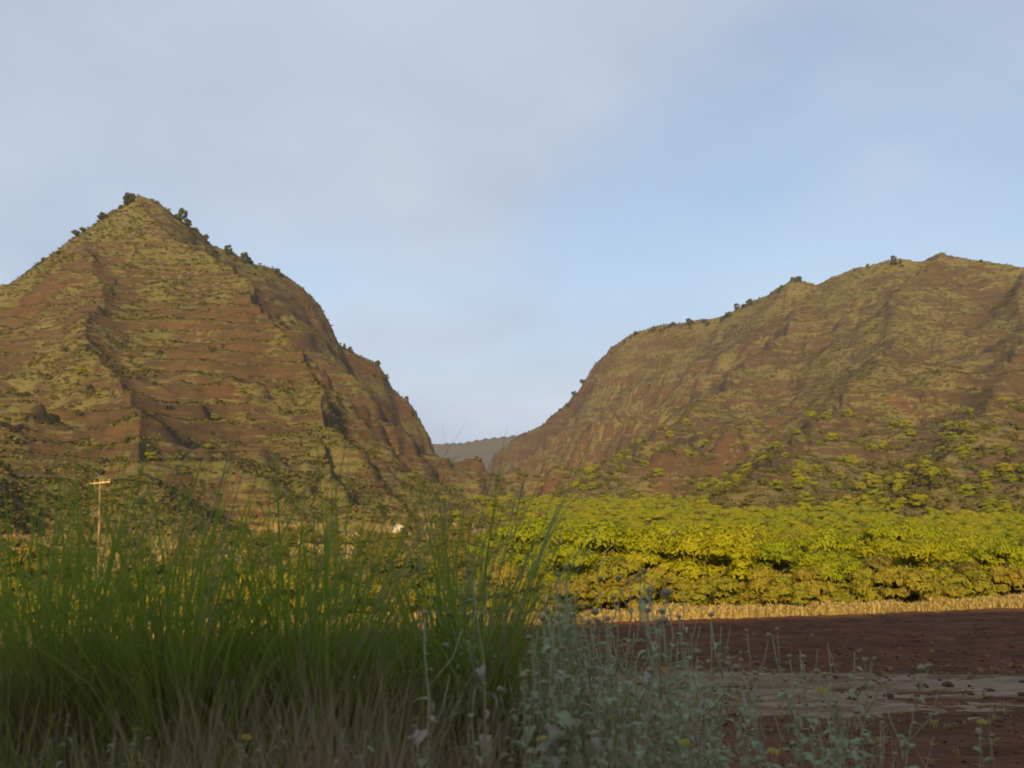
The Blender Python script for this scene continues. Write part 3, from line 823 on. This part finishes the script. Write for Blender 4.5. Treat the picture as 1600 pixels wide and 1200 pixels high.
for (px, py, sz) in [(1400, 1066, 0.34), (1438, 1064, 0.30), (1500, 1072, 0.22), (1350, 1080, 0.26), (1296, 1090, 0.24), (1590, 1060, 0.26), (1226, 1056, 0.2), (1460, 1090, 0.2), (1545, 1086, 0.24), (1180, 1070, 0.22), (1120, 1085, 0.2)]:
    Y = EYE * FPX / (py - HORIZON); X = (px - 800) / FPX * Y * 1.03
    o = obj('clod', STN[rng.randrange(6)], None, (X, Y, surf(X, Y) + sz * 0.02), (0, 0, rng.uniform(0, 6)), sz)
    tag(o, 'dark earth clod lying on the grey dirt track', 'clod', 'clods on the dirt track')
pt, ro, sl, va = [], [], [], []
for k in range(5000):
    y = rng.uniform(11.5, 62); x = rng.uniform(-0.15, 0.62) * y
    if past_edge(x, y) > -0.4: continue
    if 20.5 < y < 29.5 and rng.random() < 0.6: continue
    s_ = rng.uniform(0.04, 0.12) * (1 if rng.random() < 0.9 else 1.6) * (0.7 if y < 20 else 1)
    pt.append((x, y, surf(x, y) + 0.1 * s_)); ro.append((0, 0, rng.uniform(0, 6.28))); sl.append((s_, s_, s_)); va.append(rng.randrange(6))
M['clods'] = mat_soil('clod_soil', (0.19, 0.085, 0.052), (0.13, 0.058, 0.036), (0.30, 0.20, 0.13), 3.0, 10.0, 0.01)
T_FIELD = [tuft_mesh('weed_tuft', 560 + k, 14, 0.22, 0.012, M['straw'], 0.9) for k in range(3)]
q1, q2, q3, q4 = [], [], [], []
for k in range(420):
    y = rng.choice([rng.gauss(20.5, 1.6), rng.gauss(29, 1.6), rng.uniform(15, 45)]); x = rng.uniform(-0.1, 0.6) * y
    if y < 16 or past_edge(x, y) > -1: continue
    s_ = rng.uniform(0.35, 0.85)
    q1.append((x, y, surf(x, y) - 0.02)); q2.append((0, 0, rng.uniform(0, 6.28))); q3.append((s_, s_, s_)); q4.append(rng.randrange(3))
scatter('track_weeds', q1, q2, q3, q4, T_FIELD, 'sparse dry weed tufts along the edges of the dirt track', 'weeds')
CL = []
for m_ in STN:
    c = m_.copy(); c.materials.clear(); c.materials.append(M['clods']); CL.append(c)
scatter('soil_clods', pt, ro, sl, va, CL, 'loose soil clods strewn over the ploughed field', 'soil')

# ------------------------------------------------------------------ foreground: tall grass, dry thatch, grey-green weeds
M['blade'] = mat_leaf('green_blade', [(0.190, 0.370, 0.018), (0.300, 0.390, 0.035), (0.48, 0.40, 0.11)], 0.5, 0.5, low=(0.38, 0.28, 0.13))
M['culm'] = mat_leaf('pale_culm', [(0.56, 0.49, 0.24), (0.62, 0.51, 0.28), (0.46, 0.45, 0.18)], 0.6, 0.15)
M['thatch'] = mat_leaf('dry_thatch', [(0.44, 0.30, 0.17), (0.30, 0.20, 0.13), (0.66, 0.52, 0.33)], 0.8, 0.3)
M['weed_leaf'] = mat_leaf('weed_leaf', [(0.46, 0.52, 0.30), (0.54, 0.57, 0.36), (0.40, 0.50, 0.22)], 0.55, 0.3, 30.0)
M['dead_leaf'] = mat_leaf('dead_leaf', [(0.56, 0.46, 0.35), (0.48, 0.39, 0.29), (0.64, 0.55, 0.42)], 0.8, 0.2, 30.0)
M['weed_stem'] = mat_leaf('weed_stem', [(0.52, 0.48, 0.28), (0.46, 0.45, 0.24), (0.58, 0.50, 0.32)], 0.7, 0.0)
M['petal'] = mat_leaf('yellow_petal', [(0.62, 0.42, 0.02), (0.66, 0.46, 0.03), (0.5, 0.33, 0.02)], 0.5, 0.3)
M['seed'] = mat_leaf('seed_head', [(0.46, 0.37, 0.22), (0.38, 0.30, 0.18), (0.54, 0.44, 0.28)], 0.9, 0.0)

def blades_mesh(seed, nb, lo, hi, width, mat, base=0.14, lean=(0.05, 0.55)):
    r_ = random.Random(seed); mb = MB()
    for b in range(nb):
        a = r_.uniform(0, 6.28); le = r_.uniform(lo, hi); ln = r_.uniform(*lean); q = base * math.sqrt(r_.random())
        d = Vector((math.cos(a), math.sin(a), 0)); s_ = Vector((-d.y, d.x, 0)); s_.rotate(Euler((0, 0, r_.uniform(-1, 1))))
        p = Vector((math.cos(a + 1) * q, math.sin(a + 1) * q, -0.03)); th = ln * 0.35; pts = [p.copy()]; nseg = 6
        cur = r_.uniform(0.03, 0.34) * (0.45 + ln)
        for k in range(nseg):
            p = p + (d * math.sin(th) + Vector((0.05, 0, math.cos(th)))) * (le / nseg); th = min(th + cur * (0.4 + k * 0.32), 2.5); pts.append(p.copy())
        w = width * r_.uniform(0.6, 1.2)
        mb.strip(pts, [w * c for c in (0.6, 0.9, 1, 0.95, 0.75, 0.45, 0.06)], s_)
    return mb.mesh('blades', mat)
def culm_mesh(seed, h, leanx, leany):
    r_ = random.Random(seed); mb = MB(); pts = []
    for k in range(8):
        t = k / 7
        pts.append(Vector((leanx * t ** 1.6 + r_.uniform(-.006, .006), leany * t ** 1.5, h * t * (1 - 0.03 * t))))
    mb.tube(pts, [0.0050 - 0.0024 * k / 7 for k in range(8)], 4)
    for k in range(14):                          # open panicle
        t = 0.76 + 0.24 * k / 14; i = min(int(t * 7), 6); f = t * 7 - i
        p = pts[i].lerp(pts[i + 1], f); a = r_.uniform(0, 6.28); ln = 0.19 * (1.15 - (t - 0.76) * 3.4) * r_.uniform(0.6, 1.1)
        e = p + Vector((math.cos(a) * ln * 0.7 + 0.03, math.sin(a) * ln * 0.7, ln * 0.7))
        mb.tube([p, p.lerp(e, 0.5) + Vector((0, 0, 0.008)), e], [0.0011, 0.0010, 0.0012], 3, False)
    return mb.mesh('seed_stalk', M['culm'])
BL = [blades_mesh(700 + k, 145, 0.9, 2.6, 0.0062, M['blade'], 0.2, (0.03, 0.8)) for k in range(5)]
BD = [blades_mesh(720 + k, 110, 0.5, 1.4, 0.004, M['thatch'], 0.16, (0.1, 0.9)) for k in range(3)]
CM = [culm_mesh(740 + k, random.Random(k).uniform(1.65, 2.3), random.Random(k + 50).uniform(0.0, 0.75), random.Random(k + 90).uniform(-0.25, 0.25)) for k in range(9)]

def tussock(px, Y, sc, dry, nst, label, group=None):
    x = (px - 800) / FPX * Y * 1.02
    e = empty('grass_tussock', (x, Y, ground_z(x, Y) - 0.02), rng.uniform(-0.5, 0.5), sc)
    obj('blades', BL[rng.randrange(5)], e, (0, 0, 0), (0, 0, rng.uniform(0, 6.28)))
    if dry: obj('dead_blades', BD[rng.randrange(3)], e, (0, 0, 0), (0, 0, rng.uniform(0, 6.28)))
    for k in range(nst):
        obj('seed_stalk', CM[rng.randrange(9)], e, (rng.uniform(-.12, .12), rng.uniform(-.1, .1), 0), (0, 0, rng.uniform(-0.5, 0.5)), rng.uniform(0.85, 1.12))
    return tag(e, label, 'grass', group)
GRP = 'tall grass tussocks on the verge'
LBL = 'tall green grass tussock with pale seed stalks on the shaded verge'
for (px, Y, sc, nst) in [(-40, 6.0, 0.8, 2), (105, 6.2, 1.12, 3), (85, 6.6, 1.05, 2), (122, 6.0, 1.12, 1), (300, 6.2, 1.14, 1), (272, 6.4, 1.1, 1), (485, 6.2, 1.1, 2), (520, 6.6, 1.12, 3), (705, 6.7, 1.02, 3), (140, 6.1, 1.12, 1), (290, 5.9, 1.1, 2), (330, 6.3, 0.9, 1), (512, 6.3, 1.12, 4), (720, 6.6, 1.05, 4), (752, 6.7, 1.08, 5), (250, 6.6, 0.85, 2), (315, 5.7, 1.02, 2), (440, 7.0, 0.7, 3), (500, 5.9, 1.04, 6), (545, 6.9, 0.8, 6), (610, 7.8, 0.75, 2), (690, 6.9, 0.92, 9), (735, 6.3, 0.95, 11), (780, 7.2, 0.85, 9), (830, 7.8, 0.72, 4)]:
    tussock(px, Y, sc, rng.random() < 0.85, nst, LBL.replace('pale seed stalks', ['', 'one pale seed stalk', 'two pale seed stalks', 'three pale seed stalks', 'four pale seed stalks', 'five pale seed stalks', 'six pale seed stalks', '', '', 'nine pale seed stalks', '', 'eleven pale seed stalks'][nst]), GRP)
for (px, Y, sc) in [(0, 5.0, 0.55), (90, 4.9, 0.6), (210, 4.8, 0.5), (340, 5.0, 0.55), (430, 5.0, 0.5), (560, 5.4, 0.6), (620, 6.0, 0.6), (660, 5.6, 0.5), (880, 6.8, 0.55), (930, 7.4, 0.6)]:
    tussock(px, Y, sc, True, 1, 'short green and straw grass tussock low on the shaded verge', 'short grass tussocks on the verge')

# tangled dry stems: nobody could count them
def thatch(name, n, x0, x1, y0, y1, h, seed, label, dens):
    r_ = random.Random(seed); mb = MB()
    k = 0
    while k < n:
        x = r_.uniform(x0, x1); y = r_.uniform(y0, y1)
        px = 800 + x / y * FPX
        if r_.random() > dens(px): continue
        k += 1
        pn = HN(x, y)
        if r_.random() > 0.25 + 1.5 * pn: continue
        a = r_.uniform(0, 6.28); le = h * r_.uniform(0.3, 1.1) * (0.6 + 0.6 * pn); th = abs(r_.gauss(0.3, 0.55)); th = min(th, 1.5)
        d = Vector((math.cos(a), math.sin(a), 0)); s_ = Vector((-d.y, d.x, 0))
        if abs(s_.x) < 0.4: s_ = Vector((0.8, 0.6, 0))
        p = Vector((x, y, 0)); p.z = VG(x, y) - 0.02
        p1 = p + (d * math.sin(th) + Vector((0, 0, math.cos(th)))) * le * 0.5
        th2 = th + r_.uniform(-0.1, 0.6)
        p2 = p1 + (d * math.sin(th2) + Vector((0, 0, math.cos(th2)))) * le * 0.5
        w = r_.uniform(0.0014, 0.0034) * (1.6 if r_.random() < 0.2 else 1)
        mb.strip([p, p1, p2], [w, w, w * 0.4], s_)
    return tag(obj(name, mb.mesh(name, M['thatch'])), label, 'grass', kind='stuff')
_vx = np.linspace(-6, 6, 200); _vy = np.linspace(3, 11, 140)
_VX, _VY = np.meshgrid(_vx, _vy); _VZ = verge_z(_VX, _VY)
_HN = 0.5 + 0.5 * fbm(_VX, _VY, 1.1, 3, 131)
def HN(x, y):
    return float(np.clip(_HN[min(max(int((y - 3) / 8 * 139), 0), 139), min(max(int((x + 6) / 12 * 199), 0), 199)] * 1.6 - 0.3, 0, 1))
def VG(x, y):
    return float(_VZ[min(max(int((y - 3) / 8 * 139), 0), 139), min(max(int((x + 6) / 12 * 199), 0), 199)])
thatch('dry_thatch', 24000, -4.6, 2.6, 4.1, 7.4, 1.12, 31, 'tangled dry brown grass stems covering the shaded road verge', lambda px: 1.0 if px < 760 else max(0.05, 0.85 - (px - 760) / 420))

# --- grey-green weeds with big soft leaves, dead lower leaves and round heads
def leaf_mesh(seed, L_, Wd, mat, droop, crumple):
    r_ = random.Random(seed); v, f = [], []
    n = 6
    prof = [0.10, 0.72, 1.0, 0.86, 0.55, 0.25, 0.0]
    th = 0.3; p = Vector((0, 0, 0))
    for k in range(n + 1):
        w = Wd * prof[k]; up = 0.28 * w + (r_.uniform(-1, 1) * crumple * Wd)
        v += [p + Vector((0, -w, up)), p + Vector((0, 0, r_.uniform(-.5, .5) * crumple * Wd)), p + Vector((0, w, up + r_.uniform(-1, 1) * crumple * Wd))]
        p = p + Vector((math.cos(th), 0, math.sin(th))) * (L_ / n); th -= droop / n
    for k in range(n):
        i = 3 * k; f += [(i, i + 1, i + 4, i + 3), (i + 1, i + 2, i + 5, i + 4)]
    me = bpy.data.meshes.new('leaf'); me.from_pydata([tuple(q) for q in v], [], f); me.update()
    me.polygons.foreach_set('use_smooth', np.ones(len(me.polygons), dtype=bool)); me.materials.append(mat)
    return me
LF = [leaf_mesh(800 + k, 0.115 + 0.012 * k, 0.026 + 0.003 * k, M['weed_leaf'], 0.7 + 0.35 * k, 0.10) for k in range(4)]
LD = [leaf_mesh(820 + k, 0.085 + 0.01 * k, 0.018 + 0.003 * k, M['dead_leaf'], 2.2 + 0.3 * k, 0.5) for k in range(3)]
def head_mesh(r):
    mb = MB(); prof = [(0.25, -0.7), (0.8, -0.35), (1.0, 0.1), (0.75, 0.55), (0.25, 0.8)]
    mb.tube([(0, 0, z * r) for _, z in prof], [q * r for q, _ in prof], 8)
    for k in range(16):
        a = k * 2.4; h = 0.75 - k * 0.075
        d = Vector((math.cos(a), math.sin(a), h)).normalized()
        mb.tube([d * r * 0.8, d * r * 1.25], [r * 0.10, r * 0.03], 3)
    return mb.mesh('seed_head', M['seed'])
def petals_mesh(r):
    mb = MB()
    for k in range(11):
        a = 2 * math.pi * k / 11; d = Vector((math.cos(a), math.sin(a), 0)); s_ = Vector((-d.y, d.x, 0))
        mb.strip([d * r * 0.35, d * r * 0.75 + Vector((0, 0, 0.003)), d * r * 1.05 + Vector((0, 0, -0.002))], [r * 0.12, r * 0.2, r * 0.12], s_)
    return mb.mesh('petals', M['petal'])
HD = head_mesh(0.017); DISC = head_mesh(0.012); PT = petals_mesh(0.034)

def weed_proto(seed, h, nbr, nleaf, ndead, heads, flowers):
    r_ = random.Random(seed)
    e = empty('weed', (0, 0, 0))
    mb = MB(); pts = []; wob = r_.uniform(0, 6.28); ln = r_.uniform(-0.1, 0.16)
    for k in range(9):
        t = k / 8; pts.append(Vector((ln * t * t * h + 0.012 * math.sin(wob + k * 1.9), 0.012 * math.cos(wob + k * 2.3), h * t - 0.05)))
    mb.tube(pts, [0.0075 - 0.0048 * k / 8 for k in range(9)], 6)
    obj('stem', mb.mesh('stem', M['weed_stem'], True), e)
    def at(t):
        i = min(int(t * 8), 7); return pts[i].lerp(pts[i + 1], t * 8 - i)
    tips = [pts[-1]]
    for b in range(nbr):
        t = r_.uniform(0.58, 0.86); a = r_.uniform(0, 6.28); p = at(t); l2 = h * r_.uniform(0.13, 0.26)
        p1 = p + Vector((math.cos(a) * l2 * 0.4, math.sin(a) * l2 * 0.4, l2 * 0.5)); p2 = p1 + Vector((math.cos(a) * l2 * 0.14, math.sin(a) * l2 * 0.14, l2 * 0.5))
        mb = MB(); mb.tube([p, p1, p2], [0.0036, 0.003, 0.002], 5); obj('branch', mb.mesh('branch', M['weed_stem'], True), e)
        tips.append(p2)
    for k in range(nleaf):
        t = 0.36 + 0.6 * (k + r_.random() * 0.7) / nleaf; p = at(min(t, 0.98))
        sc = (1.25 - 0.75 * t) * r_.uniform(0.75, 1.2)
        obj('leaf', LF[r_.randrange(4)], e, p, (r_.uniform(-.25, .25), r_.uniform(-.35, .3), k * 2.4 + r_.uniform(-.5, .5)), sc)
    for k in range(ndead):
        t = 0.12 + 0.62 * (k + r_.random()) / ndead; p = at(t)
        obj('dead_leaf', LD[r_.randrange(3)], e, p, (r_.uniform(-.4, .4), r_.uniform(0.0, 0.7), k * 2.1 + r_.uniform(-.7, .7)), r_.uniform(0.7, 1.35))
    for k, p in enumerate(tips):
        if k < flowers:
            d = obj('flower', DISC, e, p + Vector((0, 0, 0.006)), (r_.uniform(-.5, .2), r_.uniform(-.3, .3), 0)); obj('petals', PT, d)
        elif k < flowers + heads:
            obj('seed_head', HD, e, p + Vector((0, 0, 0.010)), (0, 0, r_.uniform(0, 6)), r_.uniform(0.8, 1.3))
    return e
# h, branches, green leaves, dead leaves, seed heads, flowers
SPEC = [(1.25, 2, 14, 10, 0, 0), (1.35, 3, 8, 15, 4, 0), (1.15, 2, 16, 8, 2, 1), (1.45, 1, 5, 17, 0, 0), (1.2, 3, 12, 12, 3, 0), (1.3, 2, 15, 7, 0, 0), (1.05, 4, 11, 9, 5, 0), (1.4, 2, 7, 14, 1, 0)]
PROTO = [weed_proto(900 + k, *sp) for k, sp in enumerate(SPEC)]
WL = ['grey-green weed with broad soft leaves and no flower heads', 'weed with mostly withered grey leaves and brown round heads', 'leafy grey-green weed with one yellow flower', 'tall thin weed hung with withered grey leaves', 'grey-green weed with withered lower leaves and three brown heads', 'full leafy grey-green weed with drooping leaves', 'branching weed topped with five round brown seed heads', 'tall half-withered weed with a single brown head']
first = [True] * 8
def weed(k, px, py_top, Y):
    x = (px - 800) / FPX * Y * 1.01
    gz = VG(x, Y)
    top = EYE - (py_top - HORIZON) / FPX * Y
    h = SPEC[k][0]; sc = max(0.35, min((top - gz) / h, 1.35))
    if first[k]: e = PROTO[k]; first[k] = False
    else: e = copy_tree(PROTO[k])
    e.location = (x, Y, gz); e.rotation_euler = (rng.uniform(-.06, .06), rng.uniform(-.05, .09), rng.uniform(0, 6.28)); e.scale = (sc,) * 3
    tag(e, WL[k] + ' on the road verge', 'weed', 'weeds of kind: ' + WL[k].split(' with')[0])
wr = random.Random(77)
for j in range(100):                              # thick stand in the middle
    px = wr.triangular(580, 1150, 880); Y = wr.uniform(4.8, 8.2)
    py = wr.uniform(875, 1060) + max(0, px - 1000) * 0.25 + max(0, 640 - px) * 0.5
    weed(wr.choice([0, 1, 2, 3, 3, 4, 5, 7, 7]), px, py, Y)
for (k, px, py, Y) in [(wr.choice([3, 7, 0, 4]), wr.uniform(1040, 1345), wr.uniform(985, 1110), wr.uniform(5.2, 6.8)) for _ in range(16)] + [(3, 1088, 968, 6.2), (0, 1112, 960, 6.0), (1, 1165, 972, 6.6), (7, 1226, 966, 6.1), (4, 1195, 1035, 5.8), (2, 1258, 1050, 5.6), (6, 1305, 1036, 6.0), (5, 1282, 1085, 5.4), (0, 1210, 1085, 5.2), (5, 1150, 1060, 5.5), (6, 1330, 1110, 5.6), (2, 1488, 1098, 5.5), (0, 1245, 1120, 5.1), (5, 1100, 1110, 5.0), (4, 1040, 1090, 5.0)]:
    weed(k, px, py, Y)
for j in range(34):                              # low leafy ones along the bottom, also under the tall grass
    px = wr.uniform(120, 1180); Y = wr.uniform(4.7, 5.4)
    weed(wr.choice([0, 2, 5, 5]), px, wr.uniform(1085, 1180), Y)

# ------------------------------------------------------------------ evening air
mb = MB(); mb.box((0, 900, 138), (5600, 4600, 284))
hz_m = bpy.data.materials.new('haze'); hz_m.use_nodes = True
hn = hz_m.node_tree.nodes; hn.clear()
ho = hn.new('ShaderNodeOutputMaterial'); hv = hn.new('ShaderNodeVolumePrincipled')
hv.inputs['Color'].default_value = (0.82, 0.88, 1.0, 1); hv.inputs['Density'].default_value = 0.00008; hv.inputs['Anisotropy'].default_value = 0.0
hz_m.node_tree.links.new(hv.outputs[0], ho.inputs['Volume'])
tag(obj('haze', mb.mesh('haze', hz_m)), 'thin bluish evening haze filling the valley', 'haze', kind='stuff')
